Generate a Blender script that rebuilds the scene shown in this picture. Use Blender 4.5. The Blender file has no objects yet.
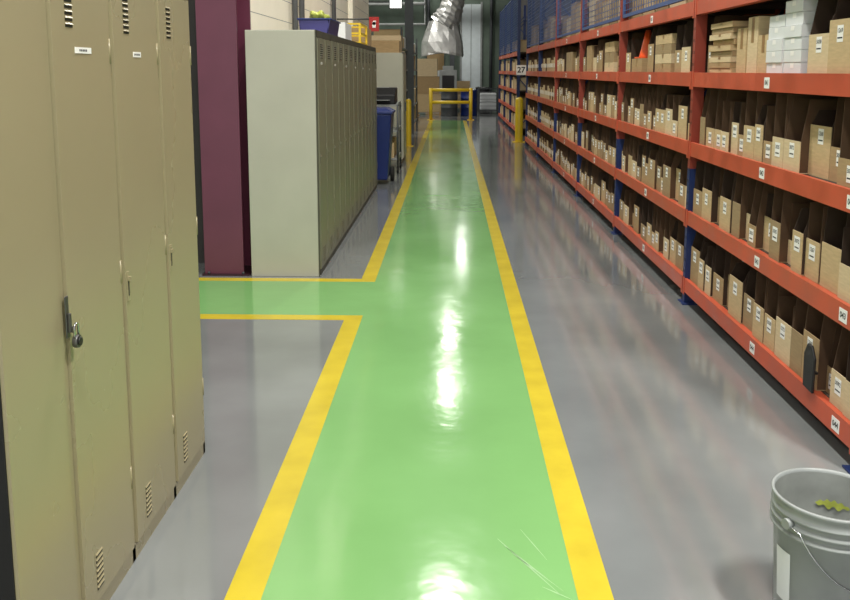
import bpy, bmesh, math, random
from mathutils import Vector, Matrix
random.seed(11)
C = bpy.context.scene.collection
PI = math.pi
bpy.context.scene.view_settings.view_transform = 'Standard'

# ---------------------------------------------------------------- materials
def lin(c):
    c = c/255.0
    return c/12.92 if c <= .04045 else ((c+.055)/1.055)**2.4
def mat(name, rgb, rough=.5, metal=0, var=.12, scale=6, bump=0, bscale=40, rvar=0, coat=0, stretch=None, spec=.5):
    m = bpy.data.materials.new(name); m.use_nodes = True
    nt = m.node_tree; n = nt.nodes; L = nt.links
    b = n['Principled BSDF']
    col = [lin(v) for v in rgb]
    tc = n.new('ShaderNodeTexCoord'); mp = n.new('ShaderNodeMapping')
    if stretch: mp.inputs['Scale'].default_value = stretch
    L.new(tc.outputs['Object'], mp.inputs[0])
    nz = n.new('ShaderNodeTexNoise'); nz.inputs['Scale'].default_value = scale; nz.inputs['Detail'].default_value = 5
    L.new(mp.outputs[0], nz.inputs['Vector'])
    rp = n.new('ShaderNodeValToRGB')
    rp.color_ramp.elements[0].position = .3; rp.color_ramp.elements[1].position = .7
    rp.color_ramp.elements[0].color = [c*(1-var) for c in col]+[1]
    rp.color_ramp.elements[1].color = [min(1, c*(1+var)) for c in col]+[1]
    L.new(nz.outputs['Fac'], rp.inputs[0]); L.new(rp.outputs[0], b.inputs['Base Color'])
    b.inputs['Roughness'].default_value = rough; b.inputs['Metallic'].default_value = metal
    b.inputs['Coat Weight'].default_value = coat; b.inputs['Coat Roughness'].default_value = .08
    b.inputs['Specular IOR Level'].default_value = spec
    if rvar:
        mr = n.new('ShaderNodeMapRange'); mr.inputs['From Min'].default_value = .3; mr.inputs['From Max'].default_value = .7
        mr.inputs['To Min'].default_value = rough-rvar; mr.inputs['To Max'].default_value = rough+rvar
        L.new(nz.outputs['Fac'], mr.inputs['Value']); L.new(mr.outputs[0], b.inputs['Roughness'])
    if bump:
        n2 = n.new('ShaderNodeTexNoise'); n2.inputs['Scale'].default_value = bscale; n2.inputs['Detail'].default_value = 3
        L.new(mp.outputs[0], n2.inputs['Vector'])
        bp = n.new('ShaderNodeBump'); bp.inputs['Strength'].default_value = bump; bp.inputs['Distance'].default_value = .01
        L.new(n2.outputs['Fac'], bp.inputs['Height']); L.new(bp.outputs[0], b.inputs['Normal'])
    return m
M = {}
M['floor'] = mat('grey_epoxy', (122,126,125), .12, var=.2, scale=1.0, bump=.08, bscale=2.5, rvar=.04, spec=.9, coat=.35)
M['green'] = mat('green_epoxy', (120,170,104), .13, var=.07, scale=1.2, bump=.2, bscale=5, rvar=.04, spec=.6)
M['yellow'] = mat('yellow_line_paint', (194,174,46), .22, var=.10, scale=5, bump=.1, bscale=6)
M['scuff'] = mat('pale_scuff', (150,190,136), .3, var=.1)
M['locker'] = mat('tan_locker_paint', (158,149,118), .27, var=.04, scale=1.2, rvar=.05)
M['locker2'] = mat('pale_locker_paint', (172,172,156), .42, var=.05, scale=3)
M['lockerd'] = mat('locker_door_paint', (118,118,98), .38, var=.06, scale=3)
M['lockerf'] = mat('locker_frame_paint', (72,72,58), .5, var=.06, scale=3)
M['slot'] = mat('dark_slot', (34,32,24), .8)
M['end_shade'] = mat('locker_end_shade', (20,20,20), .8)
M['black'] = mat('black_plastic', (22,22,24), .45)
M['rubber'] = mat('rubber', (18,18,18), .8)
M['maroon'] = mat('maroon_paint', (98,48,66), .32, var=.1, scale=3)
M['maroond'] = mat('dark_maroon', (48,23,30), .5, var=.1)
M['orange'] = mat('orange_beam_paint', (194,86,58), .38, var=.14, scale=5, rvar=.1)
M['post'] = mat('orange_post_paint', (150,64,48), .45, var=.1, scale=8)
M['blue'] = mat('blue_rack_paint', (26,46,96), .45, var=.1, scale=8)
M['mesh'] = mat('pale_blue_mesh', (58,82,132), .5, var=.1, scale=8)
M['deck'] = mat('deck_board', (70,56,44), .8, var=.2, scale=10)
K = [mat('cardboard_tan', (194,170,128), .85, var=.1, scale=14, stretch=(1,1,6)),
     mat('cardboard_brown', (168,142,102), .85, var=.1, scale=14, stretch=(1,1,6)),
     mat('cardboard_pale', (208,188,150), .85, var=.08, scale=14, stretch=(1,1,6)),
     mat('cardboard_olive', (156,134,98), .85, var=.1, scale=14, stretch=(1,1,6))]
M['kin'] = mat('cardboard_shaded', (84,62,42), .9, var=.15, scale=10)  # bin sides and backs: same cardboard with shade put into the colour
M['kshade2'] = mat('cardboard_shaded_dark', (60,45,33), .9, var=.15, scale=10)
M['tape'] = mat('parcel_tape', (150,118,76), .3)
M['paper'] = mat('white_label_paper', (244,244,240), .6, var=.02)
M['ink'] = mat('black_ink', (15,15,18), .6)
M['white'] = mat('white_card', (222,226,226), .6, var=.03)
M['wall'] = mat('cream_block_paint', (248,242,222), .7, var=.03, scale=3)
M['walld'] = mat('dark_wall', (96,110,98), .8, var=.15, scale=2)
M['wallr'] = mat('dim_wall', (60,58,56), .85, var=.15, scale=2)
M['ceil'] = mat('ceiling_deck', (130,132,132), .8, var=.1, scale=1)
M['steel'] = mat('bright_steel', (190,192,195), .25, metal=1, var=.05)
M['dsteel'] = mat('dull_steel', (104,104,102), .4, metal=.8, var=.1)
M['galv'] = mat('crinkled_foil', (220,220,216), .33, metal=.6, var=.15, scale=4, bump=.5, bscale=5)
M['grey'] = mat('grey_paint', (140,144,142), .5)
M['greyd'] = mat('dark_grey_paint', (66,70,72), .5)
M['pail'] = mat('pale_grey_plastic', (146,151,149), .42, var=.12, scale=7)
M['pailin'] = mat('pail_inside', (140,144,140), .5, var=.2, scale=9)
M['lime'] = mat('yellow_green_paint', (172,182,80), .5, var=.25, scale=30)
M['bluep'] = mat('blue_plastic', (22,42,104), .4, var=.08)
M['purple'] = mat('violet_blue_plastic', (58,56,118), .4, var=.08)
M['yel'] = mat('safety_yellow_paint', (226,192,42), .4, var=.05)
M['red'] = mat('red_sign_paint', (176,34,30), .45)
M['wood'] = mat('pale_wood', (170,136,92), .7, var=.15, scale=6, stretch=(1,8,1))
M['door'] = mat('pale_door_panel', (206,216,218), .5, var=.05)
M['conduit'] = mat('conduit_grey', (92,94,96), .45)
M['org'] = mat('orange_plastic', (232,92,34), .45)
def glassy(name, rgb, a=.45):
    m = mat(name, rgb, .15 if a == .45 else .6); b = m.node_tree.nodes['Principled BSDF']; b.inputs['Alpha'].default_value = a; return m
M['bag'] = glassy('clear_plastic_film', (220,224,226))
def emit(name, rgb, s):
    m = bpy.data.materials.new(name); m.use_nodes = True; b = m.node_tree.nodes['Principled BSDF']
    b.inputs['Emission Color'].default_value = [lin(v) for v in rgb]+[1]; b.inputs['Emission Strength'].default_value = s
    return m
M['lamp'] = emit('lamp_diffuser', (255,250,240), 4)

# ---------------------------------------------------------------- mesh helpers
def B(): return bmesh.new()
def bx(bm, x0,x1,y0,y1,z0,z1, mi=0):
    v = [bm.verts.new(p) for p in ((x0,y0,z0),(x1,y0,z0),(x1,y1,z0),(x0,y1,z0),(x0,y0,z1),(x1,y0,z1),(x1,y1,z1),(x0,y1,z1))]
    for f in ((0,3,2,1),(4,5,6,7),(0,1,5,4),(1,2,6,5),(2,3,7,6),(3,0,4,7)):
        bm.faces.new([v[i] for i in f]).material_index = mi
def prism(bm, poly, axis, a, b, mi=0):
    """poly: 2D points, extruded along axis ('x','y','z') from a to b"""
    def P(p, t):
        return {'x':(t,p[0],p[1]), 'y':(p[0],t,p[1]), 'z':(p[0],p[1],t)}[axis]
    v0 = [bm.verts.new(P(p,a)) for p in poly]; v1 = [bm.verts.new(P(p,b)) for p in poly]
    n = len(poly); fs = [bm.faces.new(v0), bm.faces.new(v1[::-1])]
    for i in range(n): fs.append(bm.faces.new((v0[i], v1[i], v1[(i+1)%n], v0[(i+1)%n])))
    for f in fs: f.material_index = mi
def tube(bm, pts, rad, seg=10, mi=0, cap=True, smooth=True):
    pts = [Vector(p) for p in pts]
    if not isinstance(rad, (list,tuple)): rad = [rad]*len(pts)
    rings = []; up = None
    for i, p in enumerate(pts):
        d = (pts[min(i+1,len(pts)-1)]-pts[max(i-1,0)]).normalized()
        if up is None: up = Vector((0,0,1)) if abs(d.z) < .9 else Vector((1,0,0))
        s = d.cross(up).normalized(); up = s.cross(d).normalized()
        rings.append([bm.verts.new(p+(s*math.cos(a)+up*math.sin(a))*rad[i]) for a in [2*PI*k/seg for k in range(seg)]])
    for a, b in zip(rings, rings[1:]):
        for k in range(seg):
            f = bm.faces.new((a[k],a[(k+1)%seg],b[(k+1)%seg],b[k])); f.smooth = smooth; f.material_index = mi
    if cap:
        bm.faces.new(rings[0][::-1]).material_index = mi; bm.faces.new(rings[-1]).material_index = mi
def lathe(bm, prof, seg=48, c=(0,0), mi=0):
    rings = [[bm.verts.new((c[0]+r*math.cos(2*PI*k/seg), c[1]+r*math.sin(2*PI*k/seg), z)) for k in range(seg)] for r, z in prof]
    for a, b in zip(rings, rings[1:]):
        for k in range(seg):
            f = bm.faces.new((a[k],a[(k+1)%seg],b[(k+1)%seg],b[k])); f.smooth = True; f.material_index = mi
    return rings
def mesh(name, bm, mats, recalc=True):
    if recalc: bmesh.ops.recalc_face_normals(bm, faces=bm.faces)
    me = bpy.data.meshes.new(name); bm.to_mesh(me); bm.free()
    for m in (mats if isinstance(mats, list) else [mats]): me.materials.append(m)
    return me
def link(name, me, parent=None, loc=(0,0,0), rz=0):
    o = bpy.data.objects.new(name, me); C.objects.link(o); o.parent = parent
    o.location = loc; o.rotation_euler = (0,0,rz); return o
def obj(name, bm, mats, parent=None, loc=(0,0,0), rz=0, bevel=0):
    o = link(name, mesh(name, bm, mats), parent, loc, rz)
    if bevel:
        md = o.modifiers.new('bevel','BEVEL'); md.width = bevel; md.segments = 2; md.limit_method = 'ANGLE'
    return o
def tag(o, label, cat, group=None):
    o['label'] = label; o['category'] = cat
    if group: o['group'] = group
    return o
def thing(name, label, cat, loc=(0,0,0), rz=0, group=None):
    return tag(link(name, None, None, loc, rz), label, cat, group)
def struct(name, bm, mats, loc=(0,0,0)):
    o = obj(name, bm, mats, None, loc); o['kind'] = 'structure'; return o
_tc = {}
def text_geo(s, size):
    """flat text polygons centred on the origin, in the xy plane"""
    if (s,size) in _tc: return _tc[(s,size)]
    cu = bpy.data.curves.new('t','FONT'); cu.body = s; cu.size = size; cu.align_x = 'CENTER'; cu.align_y = 'CENTER'; cu.resolution_u = 2; cu.offset = size*.02
    o = bpy.data.objects.new('t', cu); C.objects.link(o)
    dg = bpy.context.evaluated_depsgraph_get(); dg.update()
    me = bpy.data.meshes.new_from_object(o.evaluated_get(dg))
    r = ([tuple(v.co) for v in me.vertices], [tuple(p.vertices) for p in me.polygons])
    bpy.data.objects.remove(o); bpy.data.meshes.remove(me); _tc[(s,size)] = r
    return r
def add_text(bm, s, size, fn, mi=1):
    vs, fs = text_geo(s, size)
    V = [bm.verts.new(fn(v[0],v[1])) for v in vs]
    for f in fs:
        try: bm.faces.new([V[i] for i in f]).material_index = mi
        except ValueError: pass
ORD = ['first','second','third','fourth','fifth','sixth','seventh','eighth','ninth','tenth','eleventh','twelfth','thirteenth','fourteenth','fifteenth','sixteenth','seventeenth','eighteenth','nineteenth','twentieth','twenty-first','twenty-second','twenty-third','twenty-fourth','twenty-fifth','twenty-sixth']

# ---------------------------------------------------------------- camera
TH, YAW = math.radians(8), math.radians(1.73)
cam = bpy.data.cameras.new('camera'); co = bpy.data.objects.new('camera', cam); C.objects.link(co)
co.location = (0,0,1.53); co.rotation_euler = (PI/2-TH, 0, YAW)
cam.lens = 36; cam.sensor_width = 36; cam.shift_y = -110/850; cam.clip_start = .05; cam.clip_end = 200
bpy.context.scene.camera = co

# ---------------------------------------------------------------- setting
BACK = 38.0
bm = B(); bx(bm, -6,2.9,-4,BACK,-.1,0); struct('floor', bm, M['floor'])
XL0,XL1,XR0,XR1 = -.655,-.548,.378,.482
YB0,YB1 = 5.08,6.13      # side branch
YE = 26.3
bm = B(); bx(bm, XL1,XR0,-4,YE,0,.0015); bx(bm, -6,XL1,YB0+.1,YB1-.09,0,.0015); struct('floor_green_path', bm, M['green'])
bm = B(); bx(bm, XR0,XR1,-4,YE,0,.002); struct('floor_yellow_line', bm, M['yellow'])
bm = B()
bx(bm, XL0,XL1,-4,YB0,0,.002); bx(bm, -6,XL1,YB0,YB0+.1,0,.002)
struct('floor_yellow_line', bm, M['yellow'])
bm = B(); bx(bm, XL0,XL1,YB1-.09,YE,0,.002); bx(bm, -6,XL0,YB1-.09,YB1,0,.002); struct('floor_yellow_line', bm, M['yellow'])
# scuffs on the green paint
bm = B()
def streak(x0,y0,x1,y1,w):
    d = Vector((x1-x0,y1-y0,0)); n = Vector((-d.y,d.x,0)).normalized()*w
    ps = [Vector((x0,y0,.0022))+n*.3, Vector((x0,y0,.0022))-n*.3, Vector(((x0+x1)/2,(y0+y1)/2,.0022))-n, Vector((x1,y1,.0022))-n*.2, Vector((x1,y1,.0022))+n*.2, Vector(((x0+x1)/2,(y0+y1)/2,.0022))+n]
    bm.faces.new([bm.verts.new(p) for p in ps])
streak(.16,2.62,.33,2.32,.003); streak(.18,2.58,.30,2.40,.002); streak(.28,2.36,.36,2.30,.003); streak(.24,2.68,.31,2.5,.002); streak(.20,2.54,.34,2.34,.002)
struct('floor_scuffs', bm, M['scuff'])
bm = B(); bx(bm, -6,2.9,-4,BACK,6.5,6.6); struct('ceiling', bm, M['ceil'])
bm = B(); bx(bm, 2.9,3.0,-4,BACK,0,6.5); struct('wall_right', bm, M['wallr'])
bm = B(); bx(bm, -6,3.0,BACK,BACK+.1,0,6.5); struct('wall_back', bm, M['walld'])
bm = B(); bx(bm, -6.1,-6,-4,BACK,0,6.5); struct('wall_left', bm, M['walld'])
bm = B()                                            # block wall behind the long lockers
bx(bm, -1.8,-1.62,6.62,17,0,6.5)
bx(bm, -6,-1.8,6.62,6.8,0,6.5,2)
for k in range(24): bx(bm, -1.622,-1.6195,6.62,17,.2*k+.2,.2*k+.206,1)
struct('wall_left_inner', bm, [M['wall'], M['grey'], M['wallr']])
bm = B(); bx(bm, -1.9,-1.55,13.6,13.95,0,6.5); struct('trim_1', bm, M['wall'])
bm = B()                                            # pale doors in back wall
bx(bm, .46,1.3,BACK-.06,BACK,0,4.4)
for k in range(2): bx(bm, .5+.42*k,.86+.4*k,BACK-.075,BACK-.06,.1,4.3)
bx(bm, .87,.89,BACK-.08,BACK-.06,0,4.4,1)
bx(bm, .39,.47,BACK-.1,BACK,0,4.5,1); bx(bm, 1.29,1.37,BACK-.1,BACK,0,4.5,1)
struct('door_1', bm, [M['door'], M['grey']])
bm = B(); bx(bm, -.05,.15,BACK-.4,BACK-.1,0,6.5); struct('trim_2', bm, M['greyd'])
bm = B(); bx(bm, -6,2.9,36.6,36.8,4.6,5.0); struct('trim_3', bm, M['greyd'])

# ---------------------------------------------------------------- ceiling lights
lamps = [(-.05,.3,200,.3,1.2,'over the near walkway'), (-.05,5.6,240,.3,1.6,'added as fill over the side branch of the walkway'), (-.05,10.75,150,.3,.9,'over the pale locker bank end'),  # side-branch lamp is added out of view to brighten the aisle
         (-.06,19.6,48,.26,.7,'over the walkway near the yellow bollards'), (-.02,24.2,48,.26,.8,'over the walkway before the yellow barrier'), (.42,35.2,110,.26,1.2,'beyond the silver duct'),
         (2.6,.4,420,.3,1.2,'over the floor near the pail'), (-3.8,2.0,120,.4,2.0,'over the area behind the near lockers'),
         (-3.0,20.5,240,.4,2.0,'added to light the grey shelf unit from the left'), (-3.2,29.5,330,.4,2.0,'added as fill left of the yellow barrier'), (-2.6,34.5,110,.4,2.0,'added as fill at the back left corner')]  # these three are added, unseen, to brighten the left shelves and far end
for i, (x, y, e, sx, sy, where) in enumerate(lamps):
    t = thing('ceiling_light', 'long white ceiling light %s' % where, 'ceiling light', (x,y,6.1), 0, 'ceiling lights')
    bm = B(); prism(bm, [(-.24,0),(-.17,.12),(.17,.12),(.24,0),(.22,0),(.16,.1),(-.16,.1),(-.22,0)], 'y', -sy/2-.05, sy/2+.05); obj('housing', bm, M['grey'], t)
    bm = B(); bx(bm, -.14,.14,-sy/2,sy/2,.02,.05); obj('diffuser', bm, M['lamp'], t)
    for s in (-1,1):
        bm = B(); tube(bm, [(0,s*sy*.4,.1),(0,s*sy*.4,.41)], .006, 6); obj('hanger', bm, M['steel'], t)
    li = bpy.data.lights.new('area','AREA'); li.shape = 'RECTANGLE'; li.size = sx; li.size_y = sy; li.energy = e; li.color = (1,.97,.92)
    lo = bpy.data.objects.new('lamp_light', li); C.objects.link(lo); lo.location = (x,y,6.08)
w = bpy.data.worlds.new('world'); bpy.context.scene.world = w; w.use_nodes = True
w.node_tree.nodes['Background'].inputs[0].default_value = (1,.985,.96,1); w.node_tree.nodes['Background'].inputs[1].default_value = 1.25

# ---------------------------------------------------------------- lockers (doors face +x; local origin on floor at near front corner)
def louvre_mesh(n, wdt, pitch):
    bm = B()
    for k in range(n):
        z = k*pitch
        bx(bm, 0,.0012,-wdt/2,wdt/2,z,z+pitch*.45,0)
        prism(bm, [(0,z+pitch*.5),(.003,z+pitch*.42),(.003,z+pitch*.5),(0,z+pitch*.72)], 'y', -wdt/2, wdt/2, 1)
    return bm
def lockers(name, label, loc, L, depth, H, seams, door_mat, body_mat, near):
    t = thing(name, label, 'lockers', loc)
    bm = B(); bx(bm, -depth,-.012,0,L,.0,H)
    obj('body', bm, body_mat, t, bevel=.004)
    bm = B()                                         # face frame strips between the doors
    for s in seams: bx(bm, -.012,-.004,s-.012,s+.012,.0,H)
    bx(bm, -.012,-.004,0,L,0,.05); bx(bm, -.012,-.004,0,L,H-.05,H)
    if seams[0] > .05: bx(bm, -.012,-.003,0,seams[0]-.012,.05,H-.05)
    obj('face_frame', bm, door_mat if near else M['lockerf'], t)
    lm1 = mesh('vent_louvres', louvre_mesh(7, .042 if near else .12, .016), [M['slot'], door_mat])
    for i, (a, b) in enumerate(zip(seams, seams[1:])):
        bm = B(); bx(bm, -.012,.004,a+.015,b-.015,.055,H-.055)
        bx(bm, .004,.0052,a+.015,a+.021,.055,H-.055)
        d = obj('door', bm, door_mat, t, bevel=.004)
        c = (a+b)/2; vy = a+(b-a)*.3 if near else c
        for z in (H-.2, .09): link('vent_louvres', lm1, d, (.004, vy, z))
        bm = B()
        if near and i == 0:
            bx(bm, 0,.004,0,.018,-.055,.055); bx(bm, .004,.012,.004,.014,-.04,.01); bx(bm, .012,.02,.004,.014,-.04,-.024)
            obj('handle', bm, M['dsteel'], d, (.004, a-.004, .905), bevel=.002)
        else:
            bx(bm, 0,.003,0,.018,-.045,.045,0); bx(bm, .003,.0036,.005,.013,-.03,.015,1); bx(bm, .003,.012,.005,.013,.018,.03,0)
            obj('handle', bm, [door_mat, M['slot']], d, (.004, a+.026, .88))
        if (near and i < 2) or (not near and i % 2 == 0):
            hw = .05 if near and i == 0 else .032
            bm = B(); bx(bm, 0,.0015,-hw,hw,0,.016)
            for k in range(5): bx(bm, .0015,.0018,-.025+.01*k,-.018+.01*k,.005,.011,1)
            obj('name_plate', bm, [M['paper'], M['greyd']], d, (.004, c+.0, 1.575-.004*i))
        for z in (.25,.9,1.55):
            bm = B(); tube(bm, [(0,0,0),(0,0,.07)], .005, 8); obj('hinge', bm, door_mat, d, (.002, b-.013, z))
    return t
nl = lockers('locker_bank', 'near tan steel lockers at left with a padlock on the first door', (-.985,1.78,0), 1.455, .45, 1.84,
             [.295,.68,1.08,1.445], M['locker'], M['locker'], True)
bm = B(); bx(bm, -.45,-.0125,-.004,0,0,1.84); obj('end_panel', bm, M['end_shade'], nl)  # locker end lies in shade; that darkness is put into its colour
n = 13; L = 4.94
fl = lockers('locker_bank', 'long pale grey-beige locker bank behind the maroon column', (-.969,6.19,0), L, .52, 1.82,
             [.01+k*(L-.02)/n for k in range(n+1)], M['lockerd'], M['locker2'], False)
# padlock
t = thing('padlock', 'dark dial padlock hanging on the first door of the near lockers', 'padlock', (-.957,2.08,.842))
bm = B(); tube(bm, [(-.007,0,0),(.007,0,0)], .017, 24); obj('body', bm, M['dsteel'], t, bevel=.002)
bm = B(); tube(bm, [(.007,0,0),(.011,0,0)], .011, 20); obj('dial', bm, M['black'], t)
bm = B(); tube(bm, [(0,-.011,.01),(0,-.011,.036)]+[(0,-.011*math.cos(a),.036+.011*math.sin(a)) for a in [PI*k/8 for k in range(1,8)]]+[(0,.011,.036),(0,.011,.01)], .0032, 8); obj('shackle', bm, M['steel'], t)

# ---------------------------------------------------------------- maroon column (H section)
t = thing('steel_column', 'maroon painted steel column beside the pale locker bank', 'column', (-1.685,6.22,0))
bm = B(); bx(bm, -.165,.13,0,.022,.012,6.5); bx(bm, -.165,.165,.28,.302,.012,6.5,0); bx(bm, -.012,.012,.022,.28,.012,6.5,1); obj('shaft', bm, [M['maroon'], M['maroond']], t)  # web darker than the flanges: recess shade put into its colour
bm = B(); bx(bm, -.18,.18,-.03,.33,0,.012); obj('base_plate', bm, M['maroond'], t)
for x in (-.13,.13):
    bm = B(); tube(bm, [(x,-.015,.012),(x,-.015,.03)], .01, 6); obj('bolt', bm, M['greyd'], t)

# ---------------------------------------------------------------- pallet racking
LV = [.165,.615,1.065,1.51,1.96]
def rack(label, x, y0, nb, pitch, depth, top, levels, mesh_bays, two_tone, codes):
    t = thing('storage_rack', label, 'rack', (x,y0,0))
    for i in range(nb+1):
        y = i*pitch; hw = .025
        bm = B(); two = two_tone and i < nb-1
        for px in (0, depth-.07):
            for z0, z1, mi in (((.008,.9,0),(.9,top,1)) if two else ((.008,top,0),)):
                bx(bm, px,px+.006,y-hw,y+hw,z0,z1,mi); bx(bm, px+.006,px+.07,y-hw,y-hw+.006,z0,z1,mi); bx(bm, px+.006,px+.07,y+hw-.006,y+hw,z0,z1,mi)
            z = .06
            while z < min(top,2.3):
                for s in (-.013,.013): bx(bm, px-.0006,px,y+s-.004,y+s+.004,z,z+.018,2)
                z += .075
        z = .2; s = 1
        while z < top-.6:
            a, b = (.06, depth-.06) if s > 0 else (depth-.06, .06)
            tube(bm, [(a,y,z),(b,y,z+.55)], .012, 6, 0); z += .58; s = -s
        u = obj('upright_frame', bm, [M['blue'], M['post'], M['slot']], t)
        for px in (0, depth-.07):
            bm = B(); bx(bm, px-.02,px+.09,y-.06,y+.06,0,.008); obj('foot_plate', bm, M['blue'], u)
    for b in range(nb):
        ya, yb = b*pitch+.025, (b+1)*pitch-.025
        for li, z in enumerate(levels):
            for side, px in ((0,-.004),(1,depth-.046)):
                bm = B()
                prism(bm, [(px,z-.082),(px+.05,z-.082),(px+.05,z),(px+.02,z),(px+.02,z+.008),(px,z+.008)] if not side else
                      [(px,z-.082),(px+.05,z-.082),(px+.05,z),(px,z)], 'y', ya, yb)
                for yy in (ya, yb-.012): bx(bm, px-.004,px,yy-.016 if yy==ya else yy,yy+.012 if yy==ya else yy+.028,z-.10,z+.015)
                be = obj('beam', bm, M['orange'], t)
                if side: continue
                if b < 4:
                    for fr in ((.46,) if b else (.44,.04)):
                        yl = ya+(yb-ya)*fr+.05
                        bm = B(); bx(bm, -.001,0,-.034,.034,-.027,.027)
                        add_text(bm, codes[(b*5+li) % len(codes)], .034, lambda X,Y: (-.0016,-X,Y))
                        obj('shelf_label', bm, [M['paper'], M['ink']], be, (px, yl, z-.04))
            bm = B(); bx(bm, .05,depth-.05,ya-.03,yb+.03,z-.03,z)
            for k in range(4): bx(bm, .047,depth-.047,ya+.2+k*(yb-ya-.4)/3-.02,ya+.2+k*(yb-ya-.4)/3+.02,z-.06,z-.03)
            obj('shelf_deck', bm, M['deck'], t)
    if mesh_bays:
        bm = B(); h0, h1 = 2.0, top-.05; ya, yb = .05, pitch-.05
        k = ya
        while k < yb: bx(bm, -.002,.002,k,k+.006,h0,h1); k += .09
        k = h0
        while k < h1: bx(bm, -.005,-.002,ya,yb,k,k+.006); k += .06
        for (a,b_,c,d) in ((ya,ya+.03,h0,h1),(yb-.03,yb,h0,h1),(ya,yb,h0,h0+.03),(ya,yb,h1-.03,h1)): bx(bm, -.012,.012,a,b_,c,d)
        me = mesh('mesh_guard', bm, M['mesh'])
        for b in mesh_bays: link('mesh_guard', me, t, (.02, b*pitch, 0))
    return t
RX, RY, PT, DP = 1.55, 3.12, 2.43, .62
codes = ['044','043','042','041','040','039','038','037','036','035','034','033','032','031','030','029','028','027','026','025']
rack('long orange and blue storage rack full of cardboard bins on the right', RX, RY, 6, PT, DP, 3.4, LV, [1,2,3,4,5], True, codes)
rack('farther storage rack beyond the yellow bollard on the right', RX, 20.2, 3, 2.5, DP, 3.4, LV, [0,1,2], False, codes)

# bins
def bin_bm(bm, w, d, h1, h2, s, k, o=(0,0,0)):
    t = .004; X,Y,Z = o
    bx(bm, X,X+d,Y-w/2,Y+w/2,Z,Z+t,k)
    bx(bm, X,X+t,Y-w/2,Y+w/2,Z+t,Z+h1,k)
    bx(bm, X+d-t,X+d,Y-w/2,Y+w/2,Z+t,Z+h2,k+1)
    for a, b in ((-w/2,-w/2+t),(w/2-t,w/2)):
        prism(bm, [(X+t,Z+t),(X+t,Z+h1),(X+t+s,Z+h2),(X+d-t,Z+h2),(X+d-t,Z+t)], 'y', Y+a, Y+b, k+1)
KS = []
for w in (.095,.11,.125,.14,.16,.185,.21):
    for v in range(9):
        h1 = random.choice((.115,.145,.16,.175,.19,.225)); h2 = random.choice((.29,.335,.35,.352,.355)); s = random.choice((.003,.006,.012,.03))
        k = random.randrange(4); bm = B(); bin_bm(bm, w, .52, h1, h2, s, 0)
        KS.append((w, h1, h2, mesh('cardboard_bin', bm, [K[k], random.choice((M['kin'],M['kshade2']))])))
LM = []
for k in range(36):
    bm = B(); hw = random.choice((.027,.031)); bx(bm, -.0008,0,-hw,hw,-.034,.034)
    add_text(bm, '%04d' % random.choice((random.randint(3010,3099), random.randint(5010,5080), random.randint(1200,1290))), .025, lambda X,Y: (-.0012,-X,Y+.012))
    bx(bm, -.0011,-.0008,-.022,.022,-.020,-.014,1)
    LM.append(mesh('bin_label', bm, [M['paper'], M['ink']]))
SH = ['lowest','second','third','fourth','top']
BY = ['nearest','second','third','fourth']
nbin = 0
def put_bin(y, z, li, bay, idx, xj, rz, v):
    global nbin
    w, h1, h2, me = v
    o = link('cardboard_bin', me, None, (RX+.025+xj, y, z+.001), rz)
    sz = 'narrow' if w < .13 else 'wide' if w > .17 else 'medium'
    tag(o, '%s cardboard bin, %s from the near end of the %s shelf, %s bay' % (sz, ORD[idx], SH[li], BY[bay]), 'cardboard bin', 'cardboard bins on the %s orange shelf' % SH[li])
    if random.random() < .88:
        link('bin_label', random.choice(LM), o, (-.0004, random.uniform(-.05,.05)*w, h1-.042-random.uniform(0,.02)))
    nbin += 1
skip = {(0,3):[(3.93,5.36)], (1,3):[(6.2,6.75),(7.15,7.6)], (2,3):[(8.4,9.0),(9.7,10.1)], (3,3):[(11.2,11.9)]}
bag_spots = []
for bay in range(4):
    for li in range(4):
        z = LV[li]; y = RY+bay*PT+.04; ye = RY+(bay+1)*PT-.035; idx = 0
        while True:
            pool = [k for k in KS if k[0] >= .11]
            if li == 3: pool = [k for k in KS if k[1] >= .16 and k[0] >= .125]
            v = random.choice(pool); w = v[0]
            if y+w > ye:
                v = min(KS, key=lambda q: q[0]); w = v[0]
                if y+w > ye: break
            c = y+w/2
            blocked = False
            for a, b in skip.get((bay,li), []):
                if c+w/2 > a and c-w/2 < b: y = b+.005; blocked = True
            if blocked: continue
            xj = random.choice((0,0,0,.005,.015,.04))
            put_bin(c, z, li, bay, idx, xj, math.radians(random.uniform(-.25,.25)), v)
            if bay < 2 and w >= .14 and random.random() < .13: bag_spots.append((c,z,w,li,bay,idx,xj))
            idx += 1; y += w+random.choice((.004,.005,.006,.007,.02))
# far bins: one mass
bm = B()
for bay in (4,5):
    for li in range(4):
        y = RY+bay*PT+.04; ye = RY+(bay+1)*PT-.04
        while y+.12 < ye:
            w = random.choice((.12,.14,.16,.19,.22))
            if y+w > ye: break
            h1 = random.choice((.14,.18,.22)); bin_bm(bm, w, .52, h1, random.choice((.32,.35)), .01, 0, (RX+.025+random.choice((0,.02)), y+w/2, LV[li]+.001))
            bx(bm, RX+.0235,RX+.0249,y+w/2-.032,y+w/2+.032,LV[li]+.07,LV[li]+.13,2)
            y += w+.006
o = obj('cardboard_bins', bm, [K[0], M['kin'], M['paper']]); o['kind'] = 'stuff'
tag(o, 'mass of small cardboard bins at the far end of the long rack', 'cardboard bins')
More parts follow.
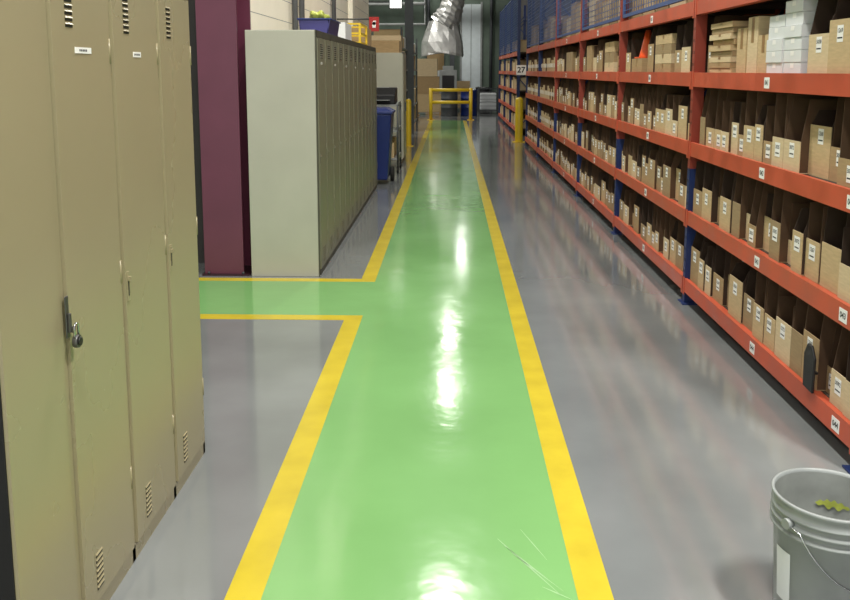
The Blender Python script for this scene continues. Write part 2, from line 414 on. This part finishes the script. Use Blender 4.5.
# plastic bags poking out of bins
for i, (y,z,w,li,bay,idx,xj) in enumerate(bag_spots[:10]):
    bm = B(); bmesh.ops.create_icosphere(bm, subdivisions=3, radius=1)
    for v in bm.verts:
        q = v.co.copy(); r = 1+.2*math.sin(5*q.x+7*q.z+i)*math.cos(6*q.y)
        v.co = Vector((q.x*.11*r, q.y*(w*.34)*r, q.z*.11*r))
    for f in bm.faces: f.smooth = True
    tag(obj('plastic_bag', bm, M['bag'], None, (RX+.19+xj, y, z+.14)), 'crumpled clear plastic bag in the %s bin of the %s shelf, %s bay' % (ORD[idx], SH[li], BY[bay]), 'plastic bag', 'plastic bags in the bins')

def carton(x, y, z, w, d, h, k, label, group=None, rz=0, white=False):
    t = thing('carton', label, 'carton', (x,y,z+.001), rz, group)
    m = M['white'] if white else K[k]
    bm = B(); bx(bm, 0,d,-w/2,w/2,0,h-.003); bx(bm, 0,d,-w/2,-.002,h-.003,h); bx(bm, 0,d,.002,w/2,h-.003,h); obj('box', bm, m, t, bevel=.002)
    bm = B(); bx(bm, -.0008,0,-.02,.02,h*.55,h-.003); bx(bm, -.0008,d,-.02,.02,h,h+.0006); obj('tape', bm, M['paper'] if white else M['tape'], t)
    return t
# top shelf, nearest bay: white stack + flat stack + cartons
z = LV[3]
for c, y in enumerate((4.05, 4.27)):
    zz = z
    for k in range(6 if c == 0 else 5):
        h = .056
        carton(RX+.03+random.uniform(0,.01), y, zz, .2, .3, h, 0, 'white box, %s up in the %s stack of white boxes on the fourth shelf' % (ORD[k], 'right' if c==0 else 'left'), 'white boxes on the fourth shelf', 0, True); zz += h+.001
zz = z
for k in range(9):
    carton(RX+.03+random.uniform(0,.02), 5.12+random.uniform(-.012,.012), zz, .4, .42, .032, k%4, 'flat brown carton, %s up in the flat stack on the fourth shelf' % ORD[k], 'flat cartons stacked on the fourth shelf'); zz += .033
for k,(y,h) in enumerate(((4.47,.2),(4.63,.3),(4.8,.25))):
    carton(RX+.05, y, z, .15, .4, h, (k*2)%4, '%s of three closed cartons between the white boxes and flat stack' % ['right','middle','left'][k], 'closed cartons on the fourth shelf')
zz = z
for k in range(4): carton(RX+.03, 6.47, zz, .48, .42, .07, (k+1)%4, 'long low carton, %s up in the stack of the second bay' % ORD[k], 'long low cartons stacked on the fourth shelf'); zz += .071
carton(RX+.03, 7.37, z, .4, .42, .12, 1, 'brown carton under the orange cone on the fourth shelf')
zz = z
for k in range(3): carton(RX+.04, 8.7, zz, .5, .42, .1, (k+2)%4, 'wide carton, %s up in the stack of the third bay' % ORD[k], 'wide cartons stacked in the third bay'); zz += .101
carton(RX+.03, 9.9, z, .34, .42, .3, 1, 'tall brown carton on the fourth shelf of the third bay')
carton(RX+.03, 11.55, z, .56, .42, .26, 3, 'big brown carton on the fourth shelf of the fourth bay')
t = thing('traffic_cone', 'small orange plastic cone on a carton in the upper rack', 'cone', (RX+.12,7.37,z+.123))
bm = B(); lathe(bm, [(.001,.24),(.02,.238),(.07,.012),(.07,0)], 24); obj('cone_body', bm, M['org'], t)
bm = B(); bx(bm, -.09,.09,-.09,.09,0,.012); obj('base', bm, M['org'], t)
# upper level big cartons
SB = ['nearest','second','third','fourth','fifth','sixth']
for bay in range(6):
    for k in range(5):
        w = .36+.04*((bay+k)%3); h = .28+.06*((bay*3+k)%4)
        carton(RX+.08, RY+bay*PT+.3+k*.455, LV[4], w, .45, h, (bay+k)%4, 'large carton, %s from the near end of the top level, %s bay' % (ORD[k], SB[bay]), 'large cartons on the top level')
for bay in range(3):
    for li in range(5):
        for k in range(5):
            h = .22+.04*((bay+k+li)%3)
            carton(RX+.05, 20.2+bay*2.5+.32+k*.465, LV[li], .42, .5, h, (bay+k+li)%4, '%s carton on %s level, %s bay of the farther rack' % (ORD[k].capitalize(), SH[li], SB[bay]), 'cartons on the farther rack')

t = thing('black_bag', 'small black bag hanging in front of a bin on the lowest shelf', 'bag', (RX-.008,3.54,.345))
bm = B(); prism(bm, [(-.05,-.17),(.045,-.165),(.05,-.02),(.02,.03),(-.02,.03),(-.055,-.02)], 'x', -.012, .0); obj('pouch', bm, M['black'], t, bevel=.004)
bm = B(); bx(bm, 0,.028,-.012,.012,-.10,-.09); obj('strap', bm, M['black'], t)

# ---------------------------------------------------------------- pail
t = thing('pail', 'open dull grey plastic pail with wire handle at lower right', 'bucket', (1.06,2.25,0), math.radians(25))
bm = B()
R0, R1, H = .131, .149, .37
prof = [(.0001,.004),(R0-.004,.004),(R0,.0),(R0,.012),(R0+(R1-R0)*.75,.275),(R1+.006,.277),(R1+.006,.284),(R1-.003,.288),(R1-.002,.30),(R1+.006,.302),(R1+.006,.309),(R1-.002,.313),(R1,.326),(R1+.005,.328),(R1+.005,.334),(R1,.337),(R1+.001,.357),(R1+.005,.36),(R1+.006,.368),(R1+.003,H),(R1-.002,H),(R1-.004,.36)]
lathe(bm, prof, 64)
obj('body', bm, M['pail'], t)
bm = B(); lathe(bm, [(R1-.004,.361),(R1-.007,.30),(R0-.006,.012),(.0001,.010)], 64); obj('inner_wall', bm, M['pailin'], t)
bm = B(); pts = []
for k in range(25):
    a = PI*k/24; pts.append(((R1+.014)*math.cos(a), -.03-(R1+.012)*math.sin(a)*.72, .33-.17*math.sin(a)))
pts = [((R1+.014),0,.315)]+pts[1:-1]+[(-(R1+.014),0,.315)]
tube(bm, pts, .0022, 8); obj('wire_handle', bm, M['steel'], t)
bm = B(); tube(bm, [pts[k] for k in range(10,15)], .008, 12); obj('handle_grip', bm, M['white'], t)
for s in (-1,1):
    bm = B(); tube(bm, [(s*(R1-.002),0,.315),(s*(R1+.018),0,.315)], .014, 16); obj('handle_lug', bm, M['pail'], t)
bm = B()
for k in range(7):
    a0 = math.radians(156+k*3.5); a1 = math.radians(159.5+k*3.5)
    r = [R0+(R1-R0)*.75*(z-.012)/.263+.0008 for z in (.07,.22)]
    v = [bm.verts.new(p) for p in ((r[0]*math.cos(a0),r[0]*math.sin(a0),.07),(r[0]*math.cos(a1),r[0]*math.sin(a1),.07),(r[1]*math.cos(a1),r[1]*math.sin(a1),.22),(r[1]*math.cos(a0),r[1]*math.sin(a0),.22))]
    bm.faces.new(v)
obj('paper_label', bm, M['white'], t)
bm = B(); m_ = 24; top_, bot_ = [], []              # one ragged paint smear ring segment low inside
for k in range(m_+1):
    a = math.radians(18+40*k/m_); e = math.sin(PI*k/m_)**.6
    zc = .272; zt = zc+e*(.010+.004*math.sin(k*1.3)); zb = zc-e*(.012+.006*math.sin(k*.9+1))
    for z_, L_ in ((zt,top_),(zb,bot_)):
        rr = R0-.0085+(R1-R0)*(z_-.012)/.35; L_.append(bm.verts.new((rr*math.cos(a), rr*math.sin(a), z_)))
for k in range(m_): bm.faces.new((top_[k],top_[k+1],bot_[k+1],bot_[k]))
o = obj('paint_smear', bm, M['lime'], t); o['label'] = 'yellow-green paint smear on the inner wall'

# ---------------------------------------------------------------- things on the long lockers
t = thing('storage_tub', 'violet-blue plastic tub on top of the pale lockers', 'tub', (-1.12,7.35,1.821))
bm = B()
prism(bm, [(-.11,0),(.11,0),(.13,.12),(.122,.12),(.104,.008),(-.104,.008),(-.122,.12),(-.13,.12)], 'y', -.3, .3)
bx(bm, -.115,.115,-.3,-.292,.005,.118); bx(bm, -.115,.115,.292,.3,.005,.118)
obj('tub', bm, M['purple'], t)
bm = B(); bx(bm, -.14,.14,-.315,.315,.12,.133); obj('lid', bm, M['bluep'], t, bevel=.004)
t = thing('cloth', 'crumpled yellow-green cloth on the violet-blue tub', 'cloth', (-1.12,7.3,1.956))
bm = B(); bmesh.ops.create_icosphere(bm, subdivisions=4, radius=1)
for v in bm.verts:
    q = v.co.copy(); r = 1+.16*math.sin(7*q.x+3*q.y)+.1*math.cos(9*q.y+4*q.z); v.co = Vector((q.x*.08*r, q.y*.16*r, max(0,q.z+.35)*.05*r))
for f in bm.faces: f.smooth = True
obj('folds', bm, M['lime'], t)
carton(-1.3, 8.4, 1.82, .5, .3, .16, 0, 'white carton between the tub and the yellow crate', None, 0, True)
carton(-1.35, 10.65, 1.82, .5, .34, .22, 1, 'brown carton on the far end of the pale lockers')
t = thing('yellow_crate', 'yellow open-sided crate on top of the pale lockers', 'crate', (-1.12,9.7,1.821))
for p in [(x,y) for x in (-.13,.13) for y in (-.35,.35)]:
    bm = B(); bx(bm, p[0]-.012,p[0]+.012,p[1]-.012,p[1]+.012,0,.22); obj('post', bm, M['yel'], t)
for z0 in (.0,.1,.2):
    bm = B()
    for x in (-.13,.13): bx(bm, x-.008,x+.008,-.338,.338,z0,z0+.02)
    for y in (-.35,.35): bx(bm, -.118,.118,y-.008,y+.008,z0,z0+.02)
    obj('rail', bm, M['yel'], t)
for i, y in enumerate((8.7, 9.1, 11.6)):
    bm = B(); tube(bm, [(0,0,0),(0,0,6.5)], .03, 12)
    o = obj('conduit', bm, M['conduit'], None, (-1.575,y,0)); tag(o, '%s grey conduit on the cream wall above the lockers' % ('nearest','middle','farthest')[i], 'conduit', 'wall conduits')
# fire extinguisher sign
t = thing('fire_sign', 'small red sign with white emblem projecting from the left wall', 'sign', (-1.07,12.2,2.08))
bm = B(); bx(bm, -.09,.05,0,.006,0,.2); obj('panel', bm, M['red'], t)
bm = B(); lathe(bm, [(.001,0)]+[(.024,0),(.024,.002)]+[(.001,.002)], 16); bx(bm, -.024,.024,-.06,.02,0,.002); bx(bm, -.012,.03,.024,.038,0,.002)
bmesh.ops.transform(bm, matrix=Matrix.Translation((-.02,-.001,.11)) @ Matrix.Rotation(PI/2,4,'X'), verts=bm.verts)
obj('emblem', bm, M['paper'], t)
bm = B(); tube(bm, [(-.09,.01,.17),(-.55,.01,.17)], .01, 8); obj('bracket', bm, M['greyd'], t)
t = thing('wall_lamp', 'bright white lamp high up left of the silver duct', 'lamp', (-1.1,17.0,2.75))
bm = B(); bx(bm, -.1,.12,0,.02,0,.22); obj('diffuser', bm, emit('wall_lamp_glow',(255,255,250),2.5), t)
bm = B(); bx(bm, -.12,.14,.02,.06,-.02,.24); bx(bm, -.52,-.12,.03,.05,.1,.13); obj('housing', bm, M['greyd'], t)

# ---------------------------------------------------------------- blue wheelie bin
t = thing('wheelie_bin', 'tall blue wheeled recycling bin at the end of the pale lockers', 'recycling bin', (-1.06,11.62,0))
def frustum(bm, a, b, z0, z1, mi=0):
    v0 = [bm.verts.new((sx*a[0],sy*a[1],z0)) for sx,sy in ((-1,-1),(1,-1),(1,1),(-1,1))]; v1 = [bm.verts.new((sx*b[0],sy*b[1],z1)) for sx,sy in ((-1,-1),(1,-1),(1,1),(-1,1))]
    for k in range(4): bm.faces.new((v0[k],v0[(k+1)%4],v1[(k+1)%4],v1[k])).material_index = mi
    bm.faces.new(v0[::-1]).material_index = mi; bm.faces.new(v1).material_index = mi
bm = B(); frustum(bm, (.21,.23), (.27,.31), .06, .96); obj('body', bm, M['bluep'], t, bevel=.02)
bm = B(); frustum(bm, (.285,.325), (.285,.325), .955, .985); frustum(bm, (.28,.32), (.2,.25), .985, 1.03); obj('lid', bm, M['bluep'], t, bevel=.006)
bm = B(); tube(bm, [(-.22,.36,.95),(.22,.36,.95)], .014, 10); bx(bm, -.22,-.19,.3,.37,.93,.96); bx(bm, .19,.22,.3,.37,.93,.96); obj('handle', bm, M['bluep'], t)
for s in (-1,1):
    bm = B(); tube(bm, [(s*.22,.2,.1),(s*.27,.2,.1)], .1, 24); obj('wheel', bm, M['rubber'], t)

# cart with printer
t = thing('utility_cart', 'grey utility cart with casters beyond the blue bin', 'cart', (-1.05,13.0,0))
for z in (.2,.62,1.0):
    bm = B(); bx(bm, -.27,.27,-.35,.35,z,z+.03); bx(bm, -.27,-.25,-.35,.35,z+.03,z+.06); bx(bm, .25,.27,-.35,.35,z+.03,z+.06); obj('shelf', bm, M['grey'], t)
for x in (-.26,.26):
    for y in (-.34,.34):
        bm = B(); tube(bm, [(x,y,.1),(x,y,1.03)], .016, 8); p = obj('post', bm, M['greyd'], t)
        bm = B(); tube(bm, [(x-.015,y,.05),(x+.015,y,.05)], .05, 16); obj('caster', bm, M['rubber'], p)
for k in range(2): carton(-1.25, 12.85+.32*k, .231, .28, .4, .22+.06*k, k, '%s carton on the lower shelf of the grey cart' % ('nearer','farther')[k], 'cartons on the grey cart')
t = thing('printer', 'dark desktop printer on top of the grey cart', 'printer', (-1.05,13.0,1.032))
bm = B(); prism(bm, [(-.3,0),(.3,0),(.3,.24),(-.1,.24),(-.3,.14)], 'x', -.22, .22); obj('case', bm, M['black'], t, bevel=.012)
bm = B(); prism(bm, [(-.42,.06),(-.3,.05),(-.3,.06),(-.42,.07)], 'x', -.15, .15); obj('paper_tray', bm, M['grey'], t)
bm = B(); bx(bm, -.12,.12,-.1,.2,.24,.247); obj('top_panel', bm, M['grey'], t)
# cabinet
t = thing('steel_cabinet', 'pale grey two-door steel cabinet behind the printer cart', 'cabinet', (-1.13,14.1,0))
bm = B(); bx(bm, -.33,.33,0,.9,.06,1.82); bx(bm, -.31,.31,.02,.88,0,.06); obj('body', bm, M['locker2'], t, bevel=.006)
for y in (0.01,.455):
    bm = B(); bx(bm, .33,.346,y,y+.435,.08,1.80); d = obj('door', bm, M['locker2'], t, bevel=.004)
    bm = B(); bx(bm, .346,.37,(.40 if y < .1 else .48),(.42 if y < .1 else .5),.85,1.0); obj('handle', bm, M['greyd'], d)
for k in range(2): carton(-1.35, 14.35+.45*k, 1.82, .38, .5, .2+.1*k, k+1, '%s carton on top of the pale grey cabinet' % ('nearer','farther')[k], 'cartons on the grey cabinet')
# shelving with cartons
def shelf_unit(label, x, y, w, d, H, zs):
    t = thing('shelf_unit', label, 'shelves', (x,y,0))
    for sx in (0,d):
        for sy in (0,w):
            bm = B(); bx(bm, sx-.02,sx+.02,sy-.02,sy+.02,0,H); obj('post', bm, M['greyd'], t)
    for z in zs:
        bm = B(); bx(bm, -.01,d+.01,-.01,w+.01,z-.03,z); obj('shelf', bm, M['grey'], t)
zs = (.2,.65,1.1,1.55,2.0)
wd = ['lowest','second','third','fourth','top']
for (nm, ux, uy, dx) in (('grey',-1.62,17.4,.62), ('farther dark',-1.9,21.6,.95)):
    shelf_unit('%s open shelf unit full of cartons left of the walkway' % nm, ux, uy, 2.2, dx, 2.4, zs)
    for i, z in enumerate(zs):
        for k in range(4):
            h = .22+.04*((i*2+k)%5)
            carton(ux+.05, uy+.3+k*.53, z, .46, dx-.08, h, (i+k)%4, '%s carton from the front on the %s shelf of the %s unit' % (ORD[k], wd[i], nm), 'cartons on the %s shelf unit' % nm, 0, (i*3+k)%5==0)
bm = B(); bx(bm, -.1,.1,-.008,.008,0,6.5); bx(bm, -.1,.1,-.09,-.075,0,6.5); bx(bm, -.006,.006,-.075,-.008,0,6.5)
tag(obj('steel_post', bm, M['greyd'], None, (-1.0,20.6,0)), 'dark steel post between the two shelf units', 'column')
# pallets with cartons beyond the barrier
def pallet(x, y, label):
    t = thing('pallet', label, 'pallet', (x,y,0))
    for k in range(5):
        bm = B(); bx(bm, -.5,.5,-.5+k*.22,-.38+k*.22,.1,.12); obj('deck_board', bm, M['wood'], t)
    for xx in (-.45,0,.37):
        bm = B(); bx(bm, xx,xx+.08,-.5,.5,0,.1); obj('runner', bm, M['wood'], t)
for pi, (x, y, nn, h, where) in enumerate(((-.78,30,3,.6,'behind the yellow barrier at left'), (-1.5,27.2,2,.42,'beyond the dark shelf unit'), (.35,33.2,2,.5,'behind the yellow barrier in the middle'), (-.6,36.0,3,.7,'against the back wall'), (-1.9,32.5,4,.62,'at the far left'))):
    pallet(x, y, 'wooden pallet of big cartons %s' % where)
    for k in range(nn):
        carton(x-.45+.03*k, y-.1, .121+k*(h+.005), .8, .9-.1*k, h, (k+pi)%4, 'big carton, %s up on the pallet %s' % (ORD[k], where), 'big cartons on the pallets', 0, (k+pi)%5 == 4)
t = thing('wire_cage', 'low dark wire cage of white bundles near the back wall', 'wire cage', (1.0,30.5,0))
for (x,y) in ((0,0),(.7,0),(0,.8),(.7,.8)):
    bm = B(); bx(bm, x-.025,x+.025,y-.025,y+.025,0,.95); obj('post', bm, M['greyd'], t)
for s in range(2):
    bm = B()
    for k in range(7): bx(bm, .025,.675,s*.8-.005,s*.8+.005,.15+k*.12,.165+k*.12)
    obj('side_grid', bm, M['greyd'], t)
bm = B(); bx(bm, 0,.7,0,.8,.1,.13); obj('floor_grid', bm, M['greyd'], t)
for k in range(2): carton(1.06+.0, 30.9, .132+k*.3, .6, .56, .29, 0, 'white bundle, %s in the wire cage' % ('lower','upper')[k], 'white bundles in the cage', 0, True)
# tall machine behind barrier
t = thing('machine_cabinet', 'tall grey machine with dark window under the silver duct', 'machine', (-.1,31.5,0))
bm = B(); bx(bm, -.32,.32,0,.7,.05,1.55); bx(bm, -.36,.36,-.05,.75,0,.05); bx(bm, -.2,.2,.1,.6,1.55,1.7); obj('housing', bm, M['grey'], t, bevel=.01)
bm = B(); bx(bm, -.22,.22,-.01,0,.85,1.35); obj('window', bm, M['black'], t)
bm = B(); bx(bm, -.2,.2,-.02,0,.3,.7); obj('lower_door', bm, M['greyd'], t)
# drums beyond the barrier
for i, (x, y, m, nm) in enumerate(((.62,29.2,'bluep','blue'), (-.05,29.0,'greyd','dark grey'), (1.25,33.6,'black','black'))):
    t = thing('drum', '%s steel drum standing behind the yellow barrier' % nm, 'drum', (x,y,0), 0, 'drums behind the barrier')
    bm = B(); lathe(bm, [(.001,.0),(.28,0),(.285,.02),(.28,.04),(.28,.28),(.292,.29),(.28,.30),(.28,.58),(.292,.59),(.28,.6),(.28,.84),(.29,.86),(.28,.88),(.27,.86),(.001,.86)], 32); obj('barrel', bm, M[m], t)
    bm = B(); tube(bm, [(.15,0,.86),(.15,0,.885)], .03, 12); obj('bung', bm, M['steel'], t)
# pipes on and before the back wall
for i, (x, r, nm) in enumerate(((-.35,.06,'left'),(-1.0,.08,'far left'),(1.75,.07,'right'))):
    bm = B(); tube(bm, [(0,0,0),(0,0,6.5)], r, 12)
    tag(obj('wall_pipe', bm, M['greyd'] if i else M['bluep'], None, (x,BACK-.2,0)), 'vertical pipe on the back wall, %s of the pale door' % nm, 'pipe', 'pipes on the back wall')
for i, (y, z, r, nm) in enumerate(((33.0,4.05,.07,'upper'),(33.4,3.3,.05,'lower'))):
    bm = B(); tube(bm, [(-6,0,z),(-1.0,0,z),(-1.0,0,6.5)], r, 12)
    tag(obj('overhead_pipe', bm, M['grey'], None, (0,y,0)), '%s overhead pipe left of the silver duct' % nm, 'pipe', 'overhead pipes at the far end')

# ---------------------------------------------------------------- yellow guards
t = thing('guard_barrier', 'yellow tubular barrier across the far end of the green walkway', 'barrier', (0,26.6,0))
for x in (-.62,.62):
    bm = B(); tube(bm, [(x,0,.012),(x,0,.99)], .055, 16); p = obj('post', bm, M['yel'], t)
    bm = B(); bx(bm, x-.11,x+.11,-.11,.11,0,.012); obj('base_plate', bm, M['yel'], p)
for z in (.93,.55):
    bm = B(); tube(bm, [(-.62,0,z),(.62,0,z)], .05, 16); obj('rail', bm, M['yel'], t)
t = thing('bollard', 'yellow bollard at the far end of the long rack', 'bollard', (1.47,18.35,0))
bm = B(); lathe(bm, [(.085,.01),(.085,.9),(.07,.94),(.03,.96),(.001,.962)], 24); obj('post', bm, M['yel'], t)
bm = B(); bx(bm, -.13,.13,-.13,.13,0,.01); obj('base_plate', bm, M['yel'], t)
t = thing('bollard', 'yellow bollard beside the grey shelf unit left of the walkway', 'bollard', (-.86,17.3,0))
bm = B(); lathe(bm, [(.06,.01),(.06,.9),(.05,.94),(.02,.96),(.001,.962)], 24); obj('post', bm, M['yel'], t)
bm = B(); bx(bm, -.1,.1,-.1,.1,0,.01); obj('base_plate', bm, M['yel'], t)
# aisle sign
t = thing('aisle_sign', 'white square aisle number sign at the end of the long rack', 'sign', (1.44,17.66,1.44))
bm = B(); bx(bm, -.1,.1,-.01,0,0,.2); obj('panel', bm, M['paper'], t)
bm = B(); add_text(bm, '27', .16, lambda X,Y: (X,-.012,Y+.10), 0); obj('number', bm, M['ink'], t)

# ---------------------------------------------------------------- silver duct
t = thing('exhaust_duct', 'silver crinkled exhaust duct flaring out above the far end', 'duct', (-.1,34.0,0))
rd = random.Random(5)
def crumple(bm, a):
    for v in bm.verts: v.co += Vector((rd.uniform(-a,a), rd.uniform(-a,a), rd.uniform(-a,a)))
def corr(pts, rs, nn=5):
    out = []; rr = []
    for i in range(len(pts)-1):
        for k in range(nn):
            out.append(Vector(pts[i]).lerp(Vector(pts[i+1]), k/nn)); rr.append((rs[i]+(rs[i+1]-rs[i])*k/nn)*(1.03 if k%2 else .97))
    return out+[Vector(pts[-1])], rr+[rs[-1]]
p, r = corr([(.05,0,6.5),(.1,0,5.2),(.2,0,4.3),(.05,0,3.75),(-.2,0,3.3)], [.38,.42,.44,.5,.6])
bm = B(); tube(bm, p, r, 14, smooth=False); crumple(bm, .022); obj('main_pipe', bm, M['galv'], t)
# flared rectangular hood under the pipe
bm = B()
secs = [(-.2,.55,.4,3.45),(-.22,.68,.5,3.05),(-.25,.80,.55,2.65),(-.25,.84,.56,2.3),(-.25,.82,.55,2.22)]
rings = []
for cx, hx, hy, z in secs:
    ring = []
    for k in range(20):
        a = 2*PI*k/20; ca, sa = math.cos(a), math.sin(a); q = max(abs(ca), abs(sa))**.6
        ring.append(bm.verts.new((cx+hx*ca/q+rd.uniform(-.02,.02), hy*sa/q+rd.uniform(-.02,.02), z+.10*abs(ca)*0+rd.uniform(-.02,.02)-(.16*abs(ca) if z < 2.4 else 0))))
    rings.append(ring)
for a_, b_ in zip(rings, rings[1:]):
    for k in range(20): bm.faces.new((a_[k],a_[(k+1)%20],b_[(k+1)%20],b_[k]))
bm.faces.new(rings[0])
obj('flared_hood', bm, M['galv'], t)
print('BINS', nbin)
